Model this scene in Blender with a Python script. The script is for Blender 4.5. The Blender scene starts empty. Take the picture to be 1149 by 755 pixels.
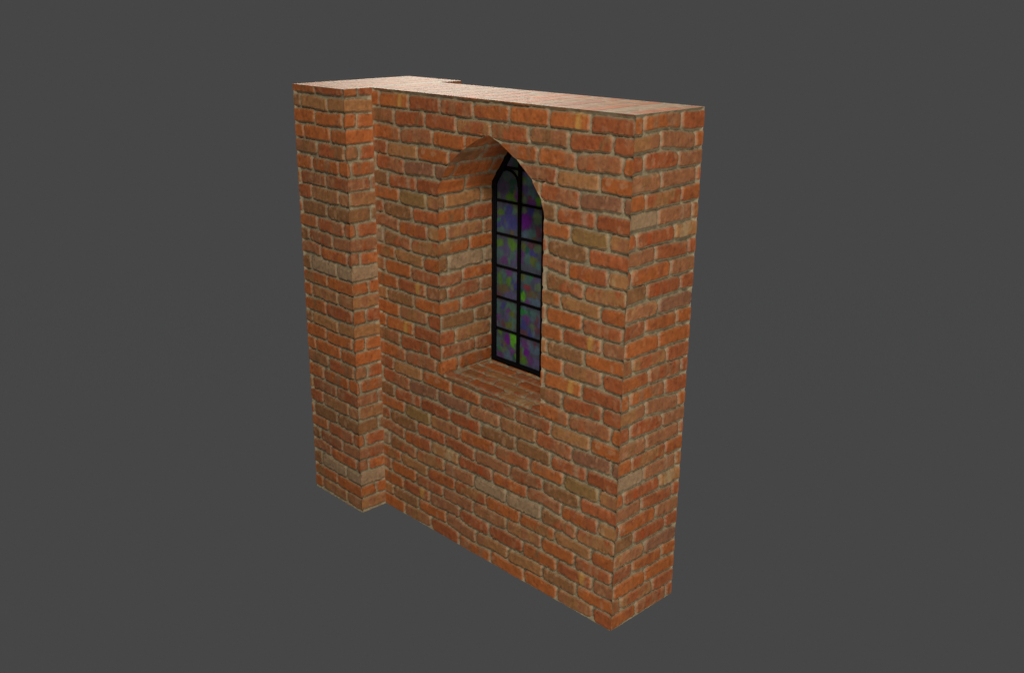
import bpy, math
import numpy as np

# ------------------------------------------------------------------ scene, camera
sc = bpy.context.scene
sc.view_settings.view_transform = 'Standard'
sc.view_settings.look = 'None'
sc.view_settings.exposure = 0
sc.view_settings.gamma = 1
col = sc.collection

cam_d = bpy.data.cameras.new('camera')
cam = bpy.data.objects.new('camera', cam_d)
col.objects.link(cam)
cam.location = (9.871083, -6.637273, 5.931482)
cam.rotation_euler = (1.2412145, 0, 0.8200141)
cam_d.sensor_fit = 'HORIZONTAL'
cam_d.sensor_width = 36
cam_d.lens = 1121.38 / 1149 * 36
cam_d.shift_x = 31.06 / 1149
cam_d.shift_y = 1.53 / 1149
cam_d.clip_end = 500
sc.camera = cam

world = bpy.data.worlds.new('World')
sc.world = world
world.use_nodes = True
bg = world.node_tree.nodes['Background']
bg.inputs[0].default_value = (0.0612, 0.0612, 0.0612, 1)
bg.inputs[1].default_value = 1.0

# ------------------------------------------------------------------ sizes
X1, X2, YP, YB, YQ, ZT = 0.979, 4.586, -0.363, 0.979, 1.300, 5.0
XL, XR, ZS, ZP = 2.055, 3.565, 1.990, 4.035
XC, HW = 2.81, 0.755
ARD = np.array([0, .07, .14, .26, .40, .50, .57, .67, .73, .755])
ARZ = np.array([4.662, 4.639, 4.614, 4.55, 4.463, 4.392, 4.332, 4.205, 4.10, 4.035])
def arch(x):
    return np.interp(np.abs(np.asarray(x, float) - XC), ARD, ARZ)
ARD2 = np.array([0, .08, .15, .26, .40, .51, .755])
ARZ2 = np.array([4.662, 4.638, 4.612, 4.55, 4.463, 4.385, 4.035])
def arch_at(x, y):
    """the head of the opening: a smooth curve in front, a flatter-sided one at the window"""
    t = np.clip(np.asarray(y, float) / .765, 0, 1)
    return arch(x) * (1 - t) + np.interp(np.abs(np.asarray(x, float) - XC), ARD2, ARZ2) * t
DS = 0.0095
P = 2.5                      # the masonry bond repeats every 2.5
CH = P / 15                  # course height

# ------------------------------------------------------------------ periodic noise over the bond
rng = np.random.RandomState(11)
_tabs = {}
def noise(u, v, nx, ny, seed):
    """smooth value noise in 0..1 with nx by ny lattice cells per period"""
    key = (nx, ny, seed)
    if key not in _tabs:
        _tabs[key] = np.random.RandomState(seed * 7919 + nx * 31 + ny).rand(nx, ny)
    t = _tabs[key]
    a = np.mod(u, P) / P * nx; b = np.mod(v, P) / P * ny
    i = np.floor(a).astype(int); j = np.floor(b).astype(int)
    fa = a - i; fb = b - j
    fa = fa * fa * (3 - 2 * fa); fb = fb * fb * (3 - 2 * fb)
    i %= nx; j %= ny; i2 = (i + 1) % nx; j2 = (j + 1) % ny
    return (t[i, j] * (1 - fa) + t[i2, j] * fa) * (1 - fb) + (t[i, j2] * (1 - fa) + t[i2, j2] * fa) * fb
def fbm(u, v, nx, ny, seed, octv=3):
    s = 0; w = 0.5; tot = 0
    for o in range(octv):
        s = s + w * noise(u, v, nx << o, ny << o, seed + o); tot += w; w *= 0.55
    return s / tot
def sstep(a, b, x):
    t = np.clip((x - a) / (b - a), 0, 1)
    return t * t * (3 - 2 * t)

# head joints of the fifteen courses, and the fired colour of each brick
JT = {0: [.344, .862, 1.345, 1.832, 2.329], 1: [.107, .623, 1.13, 1.607, 2.11], 2: [.32, .841, 1.33, 1.815, 2.339],
      3: [.068, .591, 1.11, 1.57, 2.06], 4: [.275, .788, 1.29, 1.782, 2.265], 5: [.083, .583, 1.098, 1.58, 2.08],
      6: [.369, .892, 1.378, 1.858, 2.317], 7: [.094, .633, 1.113, 1.612, 2.105], 8: [.417, .921, 1.396, 1.85, 2.351],
      9: [.186, .718, 1.217, 1.695, 2.189], 10: [.007, .479, 1.004, 1.492, 1.99], 11: [.181, .713, 1.21, 1.723, 2.212],
      12: [.46, .96, 1.436, 1.973, 2.47], 13: [.335, .85, 1.349, 1.852, 2.33], 14: [.09, .59, 1.10, 1.59, 2.09]}
CL = {0: 'O O TP R OP', 1: 'PT T B O P', 2: 'R OB Ry P R!', 3: 'PB PT O RP P', 4: 'O OT T RO TR',
      5: 'W W RB TR Pp', 6: 'RO RP RO Tw R!', 7: 'P PR B R RP', 8: 'RP OP Y PT RO', 9: 'B B Rp R R!',
      10: 'PT PT RP D D', 11: 'RP RP T O OR', 12: 'PO OP PR O O', 13: 'BR BP BR R RT', 14: 'OR O Oy R PR'}
def srgb(r, g, b):
    f = lambda c: (c / 255 / 12.92) if c / 255 <= .04045 else ((c / 255 + .055) / 1.055) ** 2.4
    return np.array([f(r), f(g), f(b)])
BASE = {'O': srgb(182, 98, 48), 'R': srgb(168, 88, 50), 'P': srgb(166, 104, 70), 'T': srgb(172, 115, 72),
        'B': srgb(148, 98, 62), 'W': srgb(170, 134, 106), 'Y': srgb(158, 116, 70), 'D': srgb(144, 92, 68),
        'p': srgb(178, 130, 102), 'w': srgb(184, 150, 114), '!': srgb(178, 80, 38), 'y': srgb(202, 144, 76)}
for k_ in BASE: BASE[k_] = BASE[k_] * np.array([.97, 1.02, .92])
MORTAR = srgb(160, 146, 116)
WOB = [(2.33,0,-0.05),(1.81,0,0.05),(0.34,0,0.08),(1.34,0,0.09),(0.86,0,0.11),(1.35,0,0.14),(1.85,0,0.24),(0.11,1,-0.2),(0.62,1,-0.18),(1.14,1,0.03),(1.61,1,0.05),(1.6,1,0.06),(1.12,1,0.11),(2.11,1,0.11),(1.8,2,-0.08),(0.32,2,-0.07),(2.34,2,-0.01),(1.32,2,-0.01),(0.84,2,0.07),(1.83,2,0.08),(1.34,2,0.1),(2.06,3,-0.15),(1.12,3,-0.09),(0.07,3,0.05),(1.59,3,0.06),(1.55,3,0.06),(0.59,3,0.12),(1.07,3,0.14),(1.11,3,0.16),(1.78,4,-0.27),(1.28,4,-0.07),(0.27,4,0.01),(0.79,4,0.01),(1.3,4,0.01),(1.78,4,0.03),(2.27,4,0.06),(1.57,5,-0.18),(1.59,5,-0.16),(1.1,5,-0.06),(0.58,5,-0.02),(2.08,5,0.03),(1.09,5,0.15),(1.38,6,-0.17),(1.38,6,-0.11),(2.32,6,-0.09),(0.89,6,-0.05),(0.37,6,-0.04),(1.85,6,-0.02),(1.87,6,-0.01),(1.11,6,0.39),(0.63,7,-0.16),(0.09,7,-0.12),(1.61,7,-0.07),(1.62,7,-0.03),(2.1,7,0.02),(1.84,8,-0.13),(1.4,8,-0.1),(0.92,8,-0.1),(0.42,8,-0.09),(2.35,8,-0.07),(1.86,8,-0.05),(1.4,8,0.03),(0.72,9,-0.13),(0.19,9,-0.13),(1.22,9,-0.11),(1.21,9,-0.08),(1.69,9,-0.07),(1.7,9,-0.04),(2.19,9,-0.01),(1.48,10,-0.18),(1.5,10,-0.09),(0.48,10,-0.02),(0.01,10,0.01),(2.0,10,0.04),(1.98,10,0.08),(1.0,10,0.11),(0.18,11,-0.18),(1.73,11,-0.15),(2.21,11,-0.11),(0.71,11,-0.05),(1.22,11,-0.04),(1.2,11,-0.03),(1.72,11,-0.0),(1.43,12,-0.35),(1.44,12,-0.02),(1.97,12,0.07),(1.98,12,0.11),(1.35,13,0.1),(1.84,13,0.2),(1.59,14,0.04),(2.09,14,0.05),(1.1,14,0.05),(1.35,0,0.02),(1.86,0,0.09),(1.13,1,-0.11),(1.61,1,0.05),(1.34,2,-0.14),(1.84,2,-0.06),(2.09,0,0.25),(2.09,0,0.25),(2.09,1,0.26),(2.09,1,0.26),(2.09,2,0.23),(2.09,2,0.23),(2.09,4,-0.01),(2.09,4,-0.01),(2.09,6,0.09),(2.09,6,0.09),(2.09,7,0.07),(2.09,7,0.07),(2.09,8,-0.01),(2.09,8,-0.01),(2.09,9,-0.08),(2.09,9,-0.08),(2.09,10,-0.05),(2.09,10,-0.05),(2.09,11,-0.06),(2.09,11,-0.06),(2.09,12,-0.03),(2.09,12,-0.03),(2.09,13,0.03),(2.09,13,0.03),(2.09,14,-0.01),(2.09,14,-0.01)]


_wg = None
def bedwave(U, V):
    """how far the beds wander up or down, measured at the joints (in courses)"""
    global _wg
    if _wg is None:
        gu, gv = np.meshgrid(np.arange(25) * .1, (np.arange(30) + .5) * .5 * CH, indexing='ij')
        num = 0; den = .35
        for (u, k, f) in WOB:
            du = (gu - u + P / 2) % P - P / 2; dv = (gv - (k + .42) * CH + P / 2) % P - P / 2
            w = np.exp(-(du / .17) ** 2 - (dv / .11) ** 2); num = num + w * f; den = den + w
        _wg = num / den
    a = np.mod(U, P) / .1; b = np.mod(V, P) / (.5 * CH) - .5
    i = np.floor(a).astype(int); j = np.floor(b).astype(int); fa = a - i; fb = b - j
    t = _wg; i2 = (i + 1) % 25; j2 = (j + 1) % 30; i = i % 25; j = j % 30
    return (t[i, j] * (1 - fa) + t[i2, j] * fa) * (1 - fb) + (t[i, j2] * (1 - fa) + t[i2, j2] * fa) * fb
def field(U, V, lean=0.0):
    """depth below the brick face, and colour, at bond coordinates"""
    U = np.mod(U, P); V = np.mod(V, P)
    wu = (fbm(U, V, 34, 44, 3, 2) - .5) * .018 + (noise(U, V, 110, 110, 5) - .5) * .004
    wv = (fbm(U, V, 18, 30, 9, 2) - .5) * .016 + (noise(U, V, 75, 90, 12) - .5) * .006
    Uw = U + wu; Vw = V + wv
    cv = Vw / CH + .12 - .85 * bedwave(U, V)
    k = np.floor(cv).astype(int); fv = cv - k; k %= 15
    sd = np.zeros_like(U); colr = np.zeros(U.shape + (3,)); tone = np.zeros_like(U); bid = np.zeros_like(U)
    lx = np.zeros_like(U); chip = np.zeros_like(U)
    for c in range(15):
        m = k == c
        if not m.any(): continue
        J = np.array(JT[c]); u = Uw[m]
        i = np.searchsorted(J, np.mod(u, P)) - 1
        u = np.mod(u, P)
        u = np.where(i < 0, u + P, u); i = i % 5
        J2 = np.append(J, J[0] + P)
        a, b = J2[i], J2[i + 1]
        R_ = np.random.RandomState(100 + c).rand(5, 12)
        g = .0115 + .005 * R_[i, 0]; gb = .0135 + .006 * R_[i, 1]
        hx = (b - a) / 2 - g; hv = CH / 2 - gb
        x = u - (a + b) / 2 + .004 * (R_[i, 8] - .5)
        y = (fv[m] - .5) * CH + (R_[i, 2] - .5) * .010 + x * (R_[i, 3] - .5) * .035
        r = .018 + .028 * R_[i, 4]
        qx = np.abs(x) - hx + r; qy = np.abs(y) - hv + r
        s = np.hypot(np.maximum(qx, 0), np.maximum(qy, 0)) + np.minimum(np.maximum(qx, qy), 0) - r
        sd[m] = s
        cc = CL[c].split()
        A_ = np.array([BASE[t[0]] for t in cc]); B_ = np.array([BASE[t[1]] if len(t) > 1 else BASE[t[0]] for t in cc])
        sp = np.array([1.0 if (len(t) > 1 and t[1] in 'wyp!') else 0.0 for t in cc])
        n = fbm(U[m], V[m], 26, 12, 21 + c % 3, 3)
        mix = sstep(.38, .62, n)
        stripe = np.exp(-((x - .11 * (-1 if c == 5 else 1)) / .035) ** 2) * sstep(.3, .6, fbm(U[m], V[m], 60, 20, 50, 2) + .1)
        mix = np.where(sp[i] > 0, np.clip(stripe * 1.1 + sstep(.58, .72, n) * .5, 0, 1), mix)
        A_ = A_ * .92 + srgb(160, 114, 76) * .08
        colr[m] = A_[i] * (1 - mix[:, None]) + B_[i] * mix[:, None]
        tone[m] = .90 + .2 * R_[i, 6]
        bid[m] = R_[i, 7]; lx[m] = x; chip[m] = R_[i, 9]
    # brick surface: drag marks, blotches, pale efflorescence, dark kiln flecks
    drag = fbm(U, V, 110, 16, 31, 2)
    blot = fbm(U, V, 46, 60, 35, 3)
    pale = sstep(.60, .78, fbm(U + bid * .9, V, 40, 34, 41, 3)) * (.25 + .75 * bid)
    dark = sstep(.64, .80, fbm(U, V + bid, 54, 62, 47, 3))
    fine = noise(U, V, 300, 300, 61)
    f = tone * (1 + (drag - .5) * .26 + (blot - .5) * .50 + (fine - .5) * .10)
    c_ = colr * f[..., None]
    c_ = c_ * (1 - .55 * pale[..., None]) + srgb(190, 142, 104) * .55 * pale[..., None]
    c_ = c_ * (1 - .26 * dark[..., None])
    # smeared mortar on the arrises
    sm = sstep(-.014, .000, sd + (blot - .5) * .030) * .30
    c_ = c_ * (1 - sm[..., None]) + MORTAR * .78 * sm[..., None]
    mc = MORTAR * (1 + (fbm(U, V, 90, 90, 71, 3) - .5) * .55 + (fine - .5) * .20)[..., None]
    mc = mc * (1 - .25 * sstep(.5, .7, fbm(U, V, 30, 30, 77))[..., None])
    edge = sstep(-.004, .006, sd)[..., None]
    c_ = c_ * (1 - edge) + mc * edge
    rough = (fbm(U, V, 120, 120, 81, 3) - .5)
    d = sstep(-.008, .006, sd) * (.030 + .006 * (fbm(U, V, 40, 40, 85) - .5)) \
        + rough * .004 + (blot - .5) * .003
    nick = sstep(.66, .78, fbm(U, V, 70, 80, 91, 2)) * sstep(-.045, -.01, sd) * (1 - edge[..., 0])
    d = d + nick * .007
    d = np.clip(d + .002, 0, .04)
    return d, np.clip(c_, .005, .9)

# ------------------------------------------------------------------ patches
def lin(a, b):
    n = max(1, int(round(abs(b - a) / DS)))
    return np.linspace(a, b, n + 1)
ZSEC = [lin(0, ZS), lin(ZS, ZP), lin(ZP, ZT)]
ZALL = np.concatenate([ZSEC[0], ZSEC[1][1:], ZSEC[2][1:]])
ARRIS = .18
patches = []      # (part, surface id, pos grid, normal grid, U, V)
def patch(part, sid, pos, nrm, U, V, flip=False, wgt=None):
    nrm = np.broadcast_to(np.asarray(nrm, float), pos.shape)
    patches.append(dict(part=part, sid=sid, pos=pos, nrm=nrm, U=U, V=V, flip=flip, wgt=wgt))
def gridpos(a, b, fn):
    A_, B_ = np.meshgrid(a, b, indexing='ij')
    x, y, z = fn(A_, B_)
    return np.stack([x + 0 * A_, y + 0 * A_, z + 0 * A_], -1)

# front and back faces of the wall around the opening
for (yy, sid, sgn) in ((0.0, 'front', -1), (YB, 'back', 1)):
    xa, xm, xb = lin(X1, XL), lin(XL, XR), lin(XR, X2)
    if sid == 'front': mp = lambda p: (p[..., 0], p[..., 2] * 1.003)
    else: mp = lambda p: (-p[..., 0] + .31, p[..., 2] + .835)
    fl = sgn > 0
    for xs_ in (xa, xb):
        p = gridpos(xs_, ZALL, lambda a, b: (a, yy, b)); patch('wall', sid, p, (0, sgn, 0), *mp(p), flip=fl)
    p = gridpos(xm, ZSEC[0], lambda a, b: (a, yy, b)); patch('wall', sid, p, (0, sgn, 0), *mp(p), flip=fl)
    t = np.linspace(0, 1, len(ZSEC[2]))
    A_, T_ = np.meshgrid(xm, t, indexing='ij')
    ar = arch_at(A_, yy); z = ar + (ZT - ar) * T_
    p = np.stack([A_, 0 * A_ + yy, z], -1); patch('wall', sid, p, (0, sgn, 0), *mp(p), flip=fl)
# right end face (bond turned upside down as in the photograph)
YW = lin(0, YB)
p = gridpos(YW, ZALL, lambda a, b: (X2, a, b)); patch('wall', 'end', p, (1, 0, 0), -p[..., 1] + .48, -p[..., 2] + 2.473)
# jambs (bedded solid where the window frame sits)
seat = lambda p: 1 - .8 * np.exp(-((p[..., 1] - .79) / .045) ** 4)
p = gridpos(YW, ZSEC[1], lambda a, b: (XL, a, b)); patch('wall', 'jambl', p, (1, 0, 0), -p[..., 1] + 1.24, -p[..., 2] + 1.63, wgt=seat(p))
p = gridpos(YW, ZSEC[1], lambda a, b: (XR, a, b)); patch('wall', 'jambr', p, (-1, 0, 0), p[..., 1] + .24, -p[..., 2] + 1.63, flip=True, wgt=seat(p))
# arched soffit
xm = lin(XL, XR)
A_, Y_ = np.meshgrid(xm, YW, indexing='ij')
p = np.stack([A_, Y_, arch_at(A_, Y_)], -1)
e = .03
sl = (arch(np.clip(A_ + e, XL, XR)) - arch(np.clip(A_ - e, XL, XR))) / (np.clip(A_ + e, XL, XR) - np.clip(A_ - e, XL, XR))
nn = np.stack([sl, 0 * sl, -np.ones_like(sl)], -1); nn /= np.linalg.norm(nn, axis=-1, keepdims=True)
w = sstep(0, .05, HW - np.abs(A_ - XC))
patch('wall', 'soffit', p, nn, np.where(A_ < XC, -Y_ + 1.24, Y_ + .24), -p[..., 2] + 1.63, flip=True, wgt=w * seat(p))
# sill
p = gridpos(xm, YW, lambda a, b: (a, b, ZS)); patch('window_sill', 'sill', p, (0, 0, 1), p[..., 0] + 1.5, -p[..., 1] + 1.212, wgt=seat(p))
# top and underside of the wall
XW = np.concatenate([lin(X1, XL), lin(XL, XR)[1:], lin(XR, X2)[1:]])
p = gridpos(XW, YW, lambda a, b: (a, b, ZT)); patch('wall', 'top', p, (0, 0, 1), p[..., 1] * .75 + .3, p[..., 0] * .75 + .2, wgt=.12)
p = gridpos(XW, YW, lambda a, b: (a, b, 0)); patch('wall', 'under', p, (0, 0, -1), p[..., 1] + .3, p[..., 0] + .2, flip=True)
# buttress
XB_ = lin(0, X1)
ya, yb_ = lin(YP, 0), lin(YB, YQ)
YALL = np.concatenate([ya, YW[1:], yb_[1:]])
p = gridpos(XB_, ZALL, lambda a, b: (a, YP, b)); patch('buttress', 'bfront', p, (0, -1, 0), -p[..., 0] + 1.26, p[..., 2] * .986 + .472)
p = gridpos(XB_, ZALL, lambda a, b: (a, YQ, b)); patch('buttress', 'bback', p, (0, 1, 0), p[..., 0] + .26, p[..., 2] * .986 + .472, flip=True)
p = gridpos(ya, ZALL, lambda a, b: (X1, a, b)); patch('buttress', 'bside', p, (1, 0, 0), -p[..., 1] + .66, p[..., 2] * .986 + .472)
p = gridpos(yb_, ZALL, lambda a, b: (X1, a, b)); patch('buttress', 'bside2', p, (1, 0, 0), -p[..., 1] + .66, p[..., 2] * .986 + .472)
p = gridpos(YALL, ZALL, lambda a, b: (0, a, b)); patch('buttress', 'bleft', p, (-1, 0, 0), p[..., 1] + 1.66, p[..., 2] * .986 + .472, flip=True)
p = gridpos(XB_, YALL, lambda a, b: (a, b, ZT)); patch('buttress', 'top', p, (0, 0, 1), p[..., 1] * .75 + .3, p[..., 0] * .75 + .2, wgt=.12)
p = gridpos(XB_, YALL, lambda a, b: (a, b, 0)); patch('buttress', 'under', p, (0, 0, -1), p[..., 1] + .3, p[..., 0] + .2, flip=True)

# displace: every shared arris vertex moves by the sum of what its faces ask for
sidmap = {}
for pt in patches: sidmap.setdefault(pt['sid'], len(sidmap))
K = np.concatenate([np.round(pt['pos'].reshape(-1, 3) / 2e-4).astype(np.int64) for pt in patches])
S = np.concatenate([np.full(pt['U'].size, sidmap[pt['sid']]) for pt in patches])
Kh = (K[:, 0] + 50000) * 10**12 + (K[:, 1] + 50000) * 10**6 + (K[:, 2] + 50000)
uq, first, inv = np.unique(Kh, return_index=True, return_inverse=True)
inv = inv.reshape(-1)
smin = np.full(len(uq), 99); smax = np.full(len(uq), -1)
np.minimum.at(smin, inv, S); np.maximum.at(smax, inv, S)
shared = (smin != smax)[inv]
moves = []; cols = []; o_ = 0
for pt in patches:
    d, c = field(pt['U'], pt['V'])
    n_, m_ = pt['shape'] = pt['pos'].shape[:2]
    sh = shared[o_:o_ + n_ * m_].reshape(n_, m_); o_ += n_ * m_
    w = np.ones((n_, m_))
    for r_, f_ in enumerate((ARRIS, .38, .6, .82)):          # joints are pointed nearly flush along the arrises
        w[r_] = np.where(sh[0], np.minimum(w[r_], f_), w[r_])
        w[-1 - r_] = np.where(sh[-1], np.minimum(w[-1 - r_], f_), w[-1 - r_])
        w[:, r_] = np.where(sh[:, 0], np.minimum(w[:, r_], f_), w[:, r_])
        w[:, -1 - r_] = np.where(sh[:, -1], np.minimum(w[:, -1 - r_], f_), w[:, -1 - r_])
    d = d * w
    if pt['wgt'] is not None: d = d * pt['wgt']
    moves.append((-pt['nrm'] * d[..., None]).reshape(-1, 3))
    cols.append(c.reshape(-1, 3))
M = np.concatenate(moves); Cc = np.concatenate(cols)
base = np.concatenate([pt['pos'].reshape(-1, 3) for pt in patches])[first]
KS = inv.astype(np.int64) * 64 + S
u2, inv2, cnt2 = np.unique(KS, return_inverse=True, return_counts=True)
avg = np.stack([np.bincount(inv2, M[:, i]) / cnt2 for i in range(3)], -1)
tot = np.stack([np.bincount(u2 // 64, avg[:, i], minlength=len(uq)) for i in range(3)], -1)
final = base + tot

# ------------------------------------------------------------------ materials
def mat_brick(name):
    m = bpy.data.materials.new(name); m.use_nodes = True
    nt = m.node_tree; N = nt.nodes; L = nt.links
    b = N['Principled BSDF']
    at = N.new('ShaderNodeAttribute'); at.attribute_name = 'brick_colour'
    tc = N.new('ShaderNodeTexCoord')
    n1 = N.new('ShaderNodeTexNoise'); n1.inputs['Scale'].default_value = 55; n1.inputs['Detail'].default_value = 5
    n2 = N.new('ShaderNodeTexNoise'); n2.inputs['Scale'].default_value = 26; n2.inputs['Detail'].default_value = 4
    L.new(tc.outputs['Object'], n1.inputs['Vector']); L.new(tc.outputs['Object'], n2.inputs['Vector'])
    mr = N.new('ShaderNodeMapRange'); mr.inputs['From Min'].default_value = .3; mr.inputs['From Max'].default_value = .7
    mr.inputs['To Min'].default_value = .90; mr.inputs['To Max'].default_value = 1.10
    L.new(n2.outputs['Fac'], mr.inputs['Value'])
    mx = N.new('ShaderNodeMix'); mx.data_type = 'RGBA'; mx.blend_type = 'MULTIPLY'; mx.inputs[0].default_value = 1
    L.new(at.outputs['Color'], mx.inputs[6]); L.new(mr.outputs['Result'], mx.inputs[7])
    L.new(mx.outputs[2], b.inputs['Base Color'])
    bp = N.new('ShaderNodeBump'); bp.inputs['Strength'].default_value = .13; bp.inputs['Distance'].default_value = .008
    L.new(n1.outputs['Fac'], bp.inputs['Height']); L.new(bp.outputs['Normal'], b.inputs['Normal'])
    b.inputs['Roughness'].default_value = .62
    b.inputs['Specular IOR Level'].default_value = .5
    return m
brick = mat_brick('weathered_brick')

def plain(name, c, rough, metal=0.0, bump=0.0, scale=40):
    m = bpy.data.materials.new(name); m.use_nodes = True
    nt = m.node_tree; N = nt.nodes; L = nt.links; b = N['Principled BSDF']
    n = N.new('ShaderNodeTexNoise'); n.inputs['Scale'].default_value = scale; n.inputs['Detail'].default_value = 4
    tc = N.new('ShaderNodeTexCoord'); L.new(tc.outputs['Object'], n.inputs['Vector'])
    r = N.new('ShaderNodeValToRGB'); r.color_ramp.elements[0].position = .35; r.color_ramp.elements[1].position = .7
    r.color_ramp.elements[0].color = (*[v * .75 for v in c], 1); r.color_ramp.elements[1].color = (*[v * 1.3 for v in c], 1)
    L.new(n.outputs['Fac'], r.inputs['Fac']); L.new(r.outputs['Color'], b.inputs['Base Color'])
    b.inputs['Roughness'].default_value = rough; b.inputs['Metallic'].default_value = metal
    if bump:
        bp = N.new('ShaderNodeBump'); bp.inputs['Strength'].default_value = bump; bp.inputs['Distance'].default_value = .004
        L.new(n.outputs['Fac'], bp.inputs['Height']); L.new(bp.outputs['Normal'], b.inputs['Normal'])
    return m
iron = plain('black_painted_iron', (.0035, .0035, .0045), .6, 0, .2)
iron.node_tree.nodes['Principled BSDF'].inputs['Specular IOR Level'].default_value = .12

# ------------------------------------------------------------------ objects
root = bpy.data.objects.new('brick_wall', None); col.objects.link(root)
root['label'] = 'orange-red brick wall block with a buttress and a pointed stained glass window'
root['category'] = 'wall'
root['kind'] = 'thing'

def build_part(name):
    offs = 0; faces = []; lc = []
    for pt in patches:
        n, m = pt['shape']
        if pt['part'] == name:
            g = (np.arange(n * m) + offs).reshape(n, m)
            q = np.stack([g[:-1, :-1], g[1:, :-1], g[1:, 1:], g[:-1, 1:]], -1).reshape(-1, 4)
            # orient: the grid's a x b direction against the wanted normal
            pa = pt['pos'][1, 0] - pt['pos'][0, 0]; pb = pt['pos'][0, 1] - pt['pos'][0, 0]
            if np.dot(np.cross(pa, pb), pt['nrm'][0, 0]) < 0: q = q[:, ::-1]
            faces.append(q)
        offs += n * m
    F = np.concatenate(faces)
    C_ = Cc[F.reshape(-1)]
    G = inv.reshape(-1)[F.reshape(-1)]
    uv, loc = np.unique(G, return_inverse=True)
    me = bpy.data.meshes.new(name)
    me.vertices.add(len(uv)); me.vertices.foreach_set('co', final[uv].astype(np.float32).reshape(-1))
    me.loops.add(len(loc)); me.loops.foreach_set('vertex_index', loc.reshape(-1).astype(np.int32))
    me.polygons.add(len(F)); me.polygons.foreach_set('loop_start', np.arange(0, len(loc), 4, dtype=np.int32))
    me.polygons.foreach_set('loop_total', np.full(len(F), 4, dtype=np.int32))
    me.update(calc_edges=True)
    ca = me.color_attributes.new('brick_colour', 'FLOAT_COLOR', 'CORNER')
    ca.data.foreach_set('color', np.concatenate([C_, np.ones((len(C_), 1))], 1).astype(np.float32).reshape(-1))
    me.polygons.foreach_set('use_smooth', np.ones(len(F), dtype=bool))
    me.set_sharp_from_angle(angle=math.radians(62))
    me.materials.append(brick)
    o = bpy.data.objects.new(name, me); col.objects.link(o); o.parent = root
    return o
build_part('wall'); build_part('buttress'); build_part('window_sill')

# ------------------------------------------------------------------ window
def mesh_obj(name, V_, F_, mat, parent, smooth=False):
    me = bpy.data.meshes.new(name); me.from_pydata([tuple(map(float, v)) for v in V_], [], F_); me.update()
    me.materials.append(mat)
    o = bpy.data.objects.new(name, me); col.objects.link(o); o.parent = parent
    if smooth:
        me.polygons.foreach_set('use_smooth', [True] * len(me.polygons)); me.set_sharp_from_angle(angle=math.radians(40))
    return o
def outline(inset):
    """closed outline of the opening moved inwards (clockwise from bottom left)"""
    xs = np.concatenate([XC - ARD2[::-1], XC + ARD2[1:]]); zs = np.concatenate([ARZ2[::-1], ARZ2[1:]])
    pts = [(XL, ZS)] + list(zip(xs, zs)) + [(XR, ZS)]
    n = len(pts); out = []
    for i in range(n):
        a, b, c = np.array(pts[i - 1]), np.array(pts[i]), np.array(pts[(i + 1) % n])
        def nr(p, q):
            d = (q - p) / np.linalg.norm(q - p); return np.array([d[1], -d[0]])
        n1, n2 = nr(a, b), nr(b, c); m = n1 + n2; m /= np.linalg.norm(m)
        out.append(b + m * inset / max(.4, np.dot(m, n1)))
    return out
rings = [(-.03, .772), (.020, .765), (.030, .772), (.046, .776), (.050, .782), (.050, .836), (-.03, .836)]
V_ = []; F_ = []
for ins, y in rings:
    for q in outline(ins): V_.append((q[0], y, q[1]))
n = len(V_) // len(rings); R_ = len(rings)
for r in range(R_):
    for i in range(n):
        j = (i + 1) % n; s = (r + 1) % R_
        F_.append((r * n + i, r * n + j, s * n + j, s * n + i))
window = mesh_obj('window', V_, F_, iron, root)
window['label'] = 'tall pointed-arch window with black frame and dark purple and green stained glass'

def bevel_bar(name, path, half_w, y0, y1, bev=.005, closed=False):
    """bar of bevelled rectangular section following an (x, z) path in the window plane"""
    prof = [(-half_w, y1), (-half_w, y0 + bev), (-half_w + bev, y0), (half_w - bev, y0), (half_w, y0 + bev), (half_w, y1)]
    V_ = []; F_ = []; m = len(prof); path = [np.array(p, float) for p in path]
    for i, p in enumerate(path):
        a = path[max(i - 1, 0)]; b = path[min(i + 1, len(path) - 1)]
        d = (b - a) / np.linalg.norm(b - a); nr = np.array([-d[1], d[0]])
        for o_, y in prof:
            q = p + nr * o_; V_.append((q[0], y, q[1]))
    for i in range(len(path) - 1):
        for k in range(m):
            l = (k + 1) % m; F_.append((i * m + k, i * m + l, (i + 1) * m + l, (i + 1) * m + k))
    F_.append(tuple(range(m))[::-1]); F_.append(tuple(range((len(path) - 1) * m, len(path) * m)))
    return mesh_obj(name, V_, F_, iron, window)
MX = [2.459, 2.827, 3.190]
for x, hw in zip(MX, (.0225, .030, .0225)):
    bevel_bar('mullion', [(x, ZS + .045), (x, float(arch_at(x, .8)) - .04)], hw, .776 if hw > .03 else .779, .826)
def span(z):
    xs = XC - np.interp(z, ARZ2[::-1], ARD2[::-1]); return float(xs) + .045, float(2 * XC - xs) - .045
for i, z in enumerate((2.384, 2.751, 3.109, 3.473, 3.840, 4.206)):
    a, b = span(max(z, ZP))
    bevel_bar('glazing_bar', [(a, z), (b, z)], .0125, .783, .822)
for x0, x1 in ((2.100, 2.436), (3.213, 3.520)):
    c = (x0 + x1) / 2; h = (x1 - x0) / 2
    pts = [(c - h * math.cos(t), 4.018 + .165 * math.sin(t) ** .9) for t in np.linspace(0, math.pi, 25)]
    bevel_bar('tracery_arch', pts, .013, .786, .819)

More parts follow.
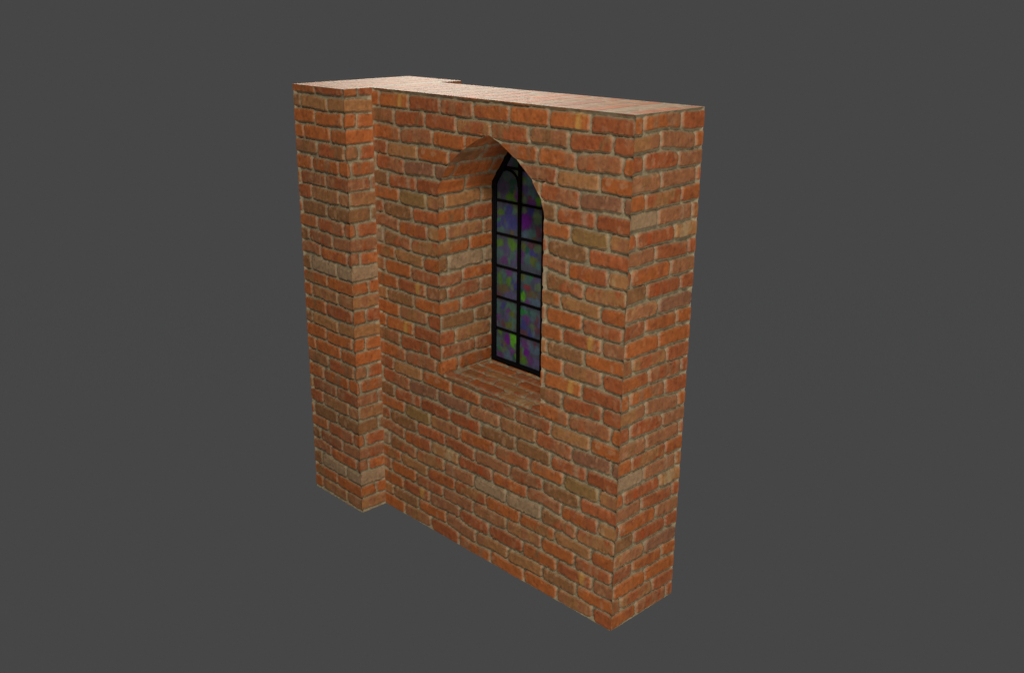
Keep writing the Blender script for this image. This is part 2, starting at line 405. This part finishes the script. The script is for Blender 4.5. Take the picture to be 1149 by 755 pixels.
BLOBS= [(2.299,4.296,0.056,0.033,'S'),(2.272,4.234,0.057,0.02,'L'),(2.384,4.267,0.028,0.039,'G2'),(2.168,4.0,0.068,0.041,'V'),(2.254,4.112,0.057,0.047,'Te'),(2.34,4.056,0.038,0.033,'DG'),(2.499,4.09,0.041,0.046,'G'),(2.497,4.169,0.051,0.029,'V'),(2.591,4.089,0.045,0.052,'Te'),(2.386,4.155,0.028,0.033,'Gy'),(2.193,3.948,0.053,0.061,'V'),(2.294,3.902,0.057,0.04,'G'),(2.337,3.968,0.043,0.033,'DG'),(2.125,3.898,0.024,0.034,'Gy'),(2.394,3.909,0.024,0.04,'P'),(2.481,4.021,0.028,0.033,'P'),(2.528,3.994,0.046,0.053,'V'),(2.621,3.967,0.055,0.039,'Te'),(2.599,3.924,0.018,0.016,'R'),(2.623,3.875,0.055,0.04,'P'),(2.722,3.902,0.036,0.046,'G'),(2.502,3.897,0.042,0.033,'Gy'),(2.277,3.757,0.057,0.054,'B'),(2.17,3.713,0.044,0.038,'G'),(2.391,3.781,0.024,0.04,'Gy'),(2.102,3.655,0.044,0.042,'P'),(2.288,3.622,0.124,0.062,'B'),(2.534,3.668,0.07,0.074,'M'),(2.625,3.776,0.055,0.04,'B'),(2.708,3.735,0.045,0.066,'Gy'),(2.504,3.777,0.037,0.034,'Gy'),(2.122,3.574,0.039,0.042,'B'),(2.338,3.498,0.029,0.034,'Br'),(2.73,3.571,0.036,0.047,'R'),(2.639,3.535,0.055,0.04,'Te'),(2.528,3.523,0.056,0.034,'S'),(2.162,3.511,0.049,0.035,'Te'),(2.153,3.362,0.049,0.035,'G'),(2.339,3.367,0.058,0.056,'G'),(2.144,3.255,0.059,0.042,'Te'),(2.242,3.322,0.049,0.049,'V'),(2.214,3.19,0.049,0.042,'P'),(2.36,3.252,0.048,0.042,'Te'),(2.361,3.183,0.048,0.035,'V'),(2.511,3.397,0.038,0.041,'G3'),(2.633,3.412,0.046,0.02,'R'),(2.503,3.307,0.038,0.034,'P'),(2.644,3.332,0.055,0.034,'B'),(2.725,3.402,0.046,0.041,'Gy'),(2.664,3.254,0.055,0.048,'G3'),(2.476,3.225,0.028,0.035,'P'),(2.57,3.277,0.037,0.055,'Te'),(2.73,3.218,0.037,0.034,'Te'),(2.166,2.966,0.04,0.057,'G'),(2.216,2.997,0.04,0.057,'Te'),(2.305,2.965,0.044,0.043,'G'),(2.294,3.056,0.039,0.028,'P'),(2.207,2.859,0.079,0.043,'Br'),(2.384,2.911,0.039,0.028,'B'),(2.127,2.777,0.04,0.029,'R'),(2.317,2.796,0.078,0.043,'V'),(2.383,3.01,0.029,0.042,'S'),(2.498,3.054,0.048,0.028,'G3'),(2.584,3.023,0.047,0.042,'Te'),(2.576,2.951,0.042,0.021,'R!'),(2.696,3.066,0.055,0.041,'V'),(2.511,2.838,0.048,0.042,'G!'),(2.672,2.88,0.075,0.042,'Br'),(2.692,2.807,0.065,0.042,'S'),(2.589,2.777,0.038,0.028,'P'),(2.744,2.986,0.037,0.041,'Gy'),(2.128,2.638,0.04,0.059,'Te'),(2.328,2.661,0.079,0.043,'Te2'),(2.199,2.669,0.04,0.029,'B'),(2.139,2.516,0.025,0.037,'P'),(2.25,2.549,0.07,0.037,'V'),(2.349,2.586,0.039,0.022,'G3'),(2.35,2.521,0.059,0.036,'Te2'),(2.311,2.453,0.079,0.029,'G3'),(2.524,2.655,0.057,0.036,'G4'),(2.677,2.655,0.075,0.042,'Te'),(2.735,2.612,0.028,0.057,'R'),(2.583,2.583,0.048,0.043,'P'),(2.526,2.519,0.048,0.05,'B'),(2.737,2.491,0.037,0.036,'R'),(2.528,2.418,0.048,0.029,'R'),(2.634,2.415,0.038,0.036,'B'),(2.68,2.506,0.038,0.036,'Gy'),(2.12,2.213,0.041,0.06,'Te'),(2.283,2.284,0.045,0.052,'M'),(2.212,2.229,0.051,0.03,'Br'),(2.213,2.161,0.051,0.037,'Gy'),(2.373,2.284,0.04,0.074,'G!'),(2.355,2.131,0.04,0.045,'P'),(2.173,2.075,0.051,0.03,'P'),(2.285,2.097,0.06,0.045,'S'),(2.472,2.28,0.02,0.044,'S'),(2.56,2.288,0.058,0.044,'P'),(2.586,2.199,0.039,0.037,'M'),(2.493,2.182,0.039,0.044,'G3'),(2.524,2.109,0.058,0.044,'G'),(2.695,2.264,0.076,0.043,'S'),(2.64,2.125,0.038,0.044,'P'),(2.727,2.105,0.057,0.044,'V')]

GC = {'S': (72, 84, 96), 'L': (92, 82, 100), 'G': (72, 98, 26), 'G2': (66, 92, 82), 'G3': (80, 84, 30), 'G4': (36, 100, 50), 'G!': (78, 122, 14),
      'V': (74, 66, 92), 'Te': (66, 86, 84), 'Te2': (66, 88, 76), 'DG': (32, 72, 58), 'Gy': (80, 90, 68), 'P': (84, 48, 92),
      'R': (84, 50, 60), 'R!': (104, 44, 46), 'B': (58, 54, 100), 'M': (88, 8, 102), 'Br': (84, 70, 44)}
def glass_obj():
    gx = np.arange(XL + .02, XR - .02, .008); t = np.linspace(0, 1, 330)
    A_, T_ = np.meshgrid(gx, t, indexing='ij')
    top = arch_at(A_, .8) - .015; z = ZS + .02 + (top - ZS - .02) * T_
    names = [k for k in GC if k not in ('M', 'G!', 'R!')]
    r = np.random.RandomState(5)
    # hand-cut pieces: nearest-piece colouring with wandering edges
    seeds = [(b[0], b[1], max(b[2], .02), max(b[3], .03), b[4]) for b in BLOBS]
    for q in range(150):
        x = r.uniform(2.86, 3.55); zz = r.uniform(2.0, 4.6)
        seeds.append((x, zz, r.uniform(.03, .06), r.uniform(.04, .09), names[r.randint(len(names))]))
    for q in range(70):
        x = r.uniform(2.1, 2.8); zz = r.uniform(2.0, 4.6)
        seeds.append((x, zz, .022, .035, names[r.randint(len(names))]))
    wx = (fbm(A_, z, 40, 40, 201, 2) - .5) * .05; wz = (fbm(A_, z, 40, 40, 207, 2) - .5) * .05
    num = np.zeros(A_.shape + (3,)); den = np.zeros(A_.shape) + 1e-9
    for (x, zz, rx, rz, k) in seeds:
        d = ((A_ + wx - x) / rx) ** 2 + ((z + wz - zz) / rz) ** 2
        w_ = np.exp(-np.minimum(d, 60) * 3.4)
        num += w_[..., None] * srgb(*GC[k]); den += w_
    bgc = srgb(66, 66, 76); w0 = .003
    c = (num + bgc * w0) / (den + w0)[..., None]
    c = 3.9 * (c * .80 + srgb(62, 80, 86) * .20)
    c *= (1 + (fbm(A_, z, 90, 60, 211, 3) - .5) * .5)[..., None]
    n, m = A_.shape
    pos = np.stack([A_, .800 + (fbm(A_, z, 24, 24, 221, 2) - .5) * .004, z], -1).reshape(-1, 3)
    posb = pos.copy(); posb[:, 1] = .808
    V2 = np.concatenate([pos, posb]); C2 = np.concatenate([c.reshape(-1, 3)] * 2)
    g = np.arange(n * m).reshape(n, m)
    q = np.stack([g[:-1, :-1], g[1:, :-1], g[1:, 1:], g[:-1, 1:]], -1).reshape(-1, 4)
    qb = (q + n * m)[:, ::-1]
    ring = np.concatenate([g[:, 0], g[-1, 1:], g[-2::-1, -1], g[0, -2:0:-1]])
    r2 = np.roll(ring, -1)
    side = np.stack([r2, ring, ring + n * m, r2 + n * m], -1)
    F = np.concatenate([q, qb, side])
    me = bpy.data.meshes.new('stained_glass')
    me.vertices.add(len(V2)); me.vertices.foreach_set('co', V2.astype(np.float32).reshape(-1))
    me.loops.add(F.size); me.loops.foreach_set('vertex_index', F.reshape(-1).astype(np.int32))
    me.polygons.add(len(F)); me.polygons.foreach_set('loop_start', np.arange(0, F.size, 4, dtype=np.int32))
    me.polygons.foreach_set('loop_total', np.full(len(F), 4, dtype=np.int32))
    me.update(calc_edges=True)
    ca = me.color_attributes.new('glass_colour', 'FLOAT_COLOR', 'POINT')
    ca.data.foreach_set('color', np.concatenate([C2, np.ones((len(C2), 1))], 1).astype(np.float32).reshape(-1))
    me.polygons.foreach_set('use_smooth', np.ones(len(F), dtype=bool)); me.set_sharp_from_angle(angle=math.radians(50))
    m_ = bpy.data.materials.new('stained_glass'); m_.use_nodes = True
    N = m_.node_tree.nodes; L = m_.node_tree.links; b = N['Principled BSDF']
    at = N.new('ShaderNodeAttribute'); at.attribute_name = 'glass_colour'
    L.new(at.outputs['Color'], b.inputs['Base Color'])
    b.inputs['Roughness'].default_value = .4
    b.inputs['Specular IOR Level'].default_value = .25
    tr = N.new('ShaderNodeBsdfTranslucent'); L.new(at.outputs['Color'], tr.inputs['Color'])
    ms = N.new('ShaderNodeMixShader'); ms.inputs[0].default_value = .62
    L.new(b.outputs[0], ms.inputs[1]); L.new(tr.outputs[0], ms.inputs[2])
    L.new(ms.outputs[0], N['Material Output'].inputs['Surface'])
    me.materials.append(m_)
    o = bpy.data.objects.new('stained_glass', me); col.objects.link(o); o.parent = window
glass_obj()

# ------------------------------------------------------------------ lamps
from mathutils import Vector
def area(name, loc, target, size, power, colr):
    d = bpy.data.lights.new(name, 'AREA'); d.shape = 'DISK'; d.size = size; d.energy = power; d.color = colr
    o = bpy.data.objects.new(name, d); col.objects.link(o); o.location = loc
    o.rotation_euler = (Vector(target) - Vector(loc)).to_track_quat('-Z', 'Y').to_euler()
    return o
area('key_lamp', (11.0, -9.0, 14.0), (2.8, 0, 2.5), 2.6, 1300, (1, .955, .87))
area('fill_lamp', (12.5, -4.5, 1.0), (2.8, .4, 3.2), 4.0, 330, (1, .96, .88))
area('rim_lamp', (-13.5, 13.5, 12.0), (1.5, .5, 5), 8.0, 1900, (1, .92, .81))
area('top_lamp', (2.0, 5.0, 15.0), (2.2, .5, 5), 4.0, 420, (1, .95, .88))
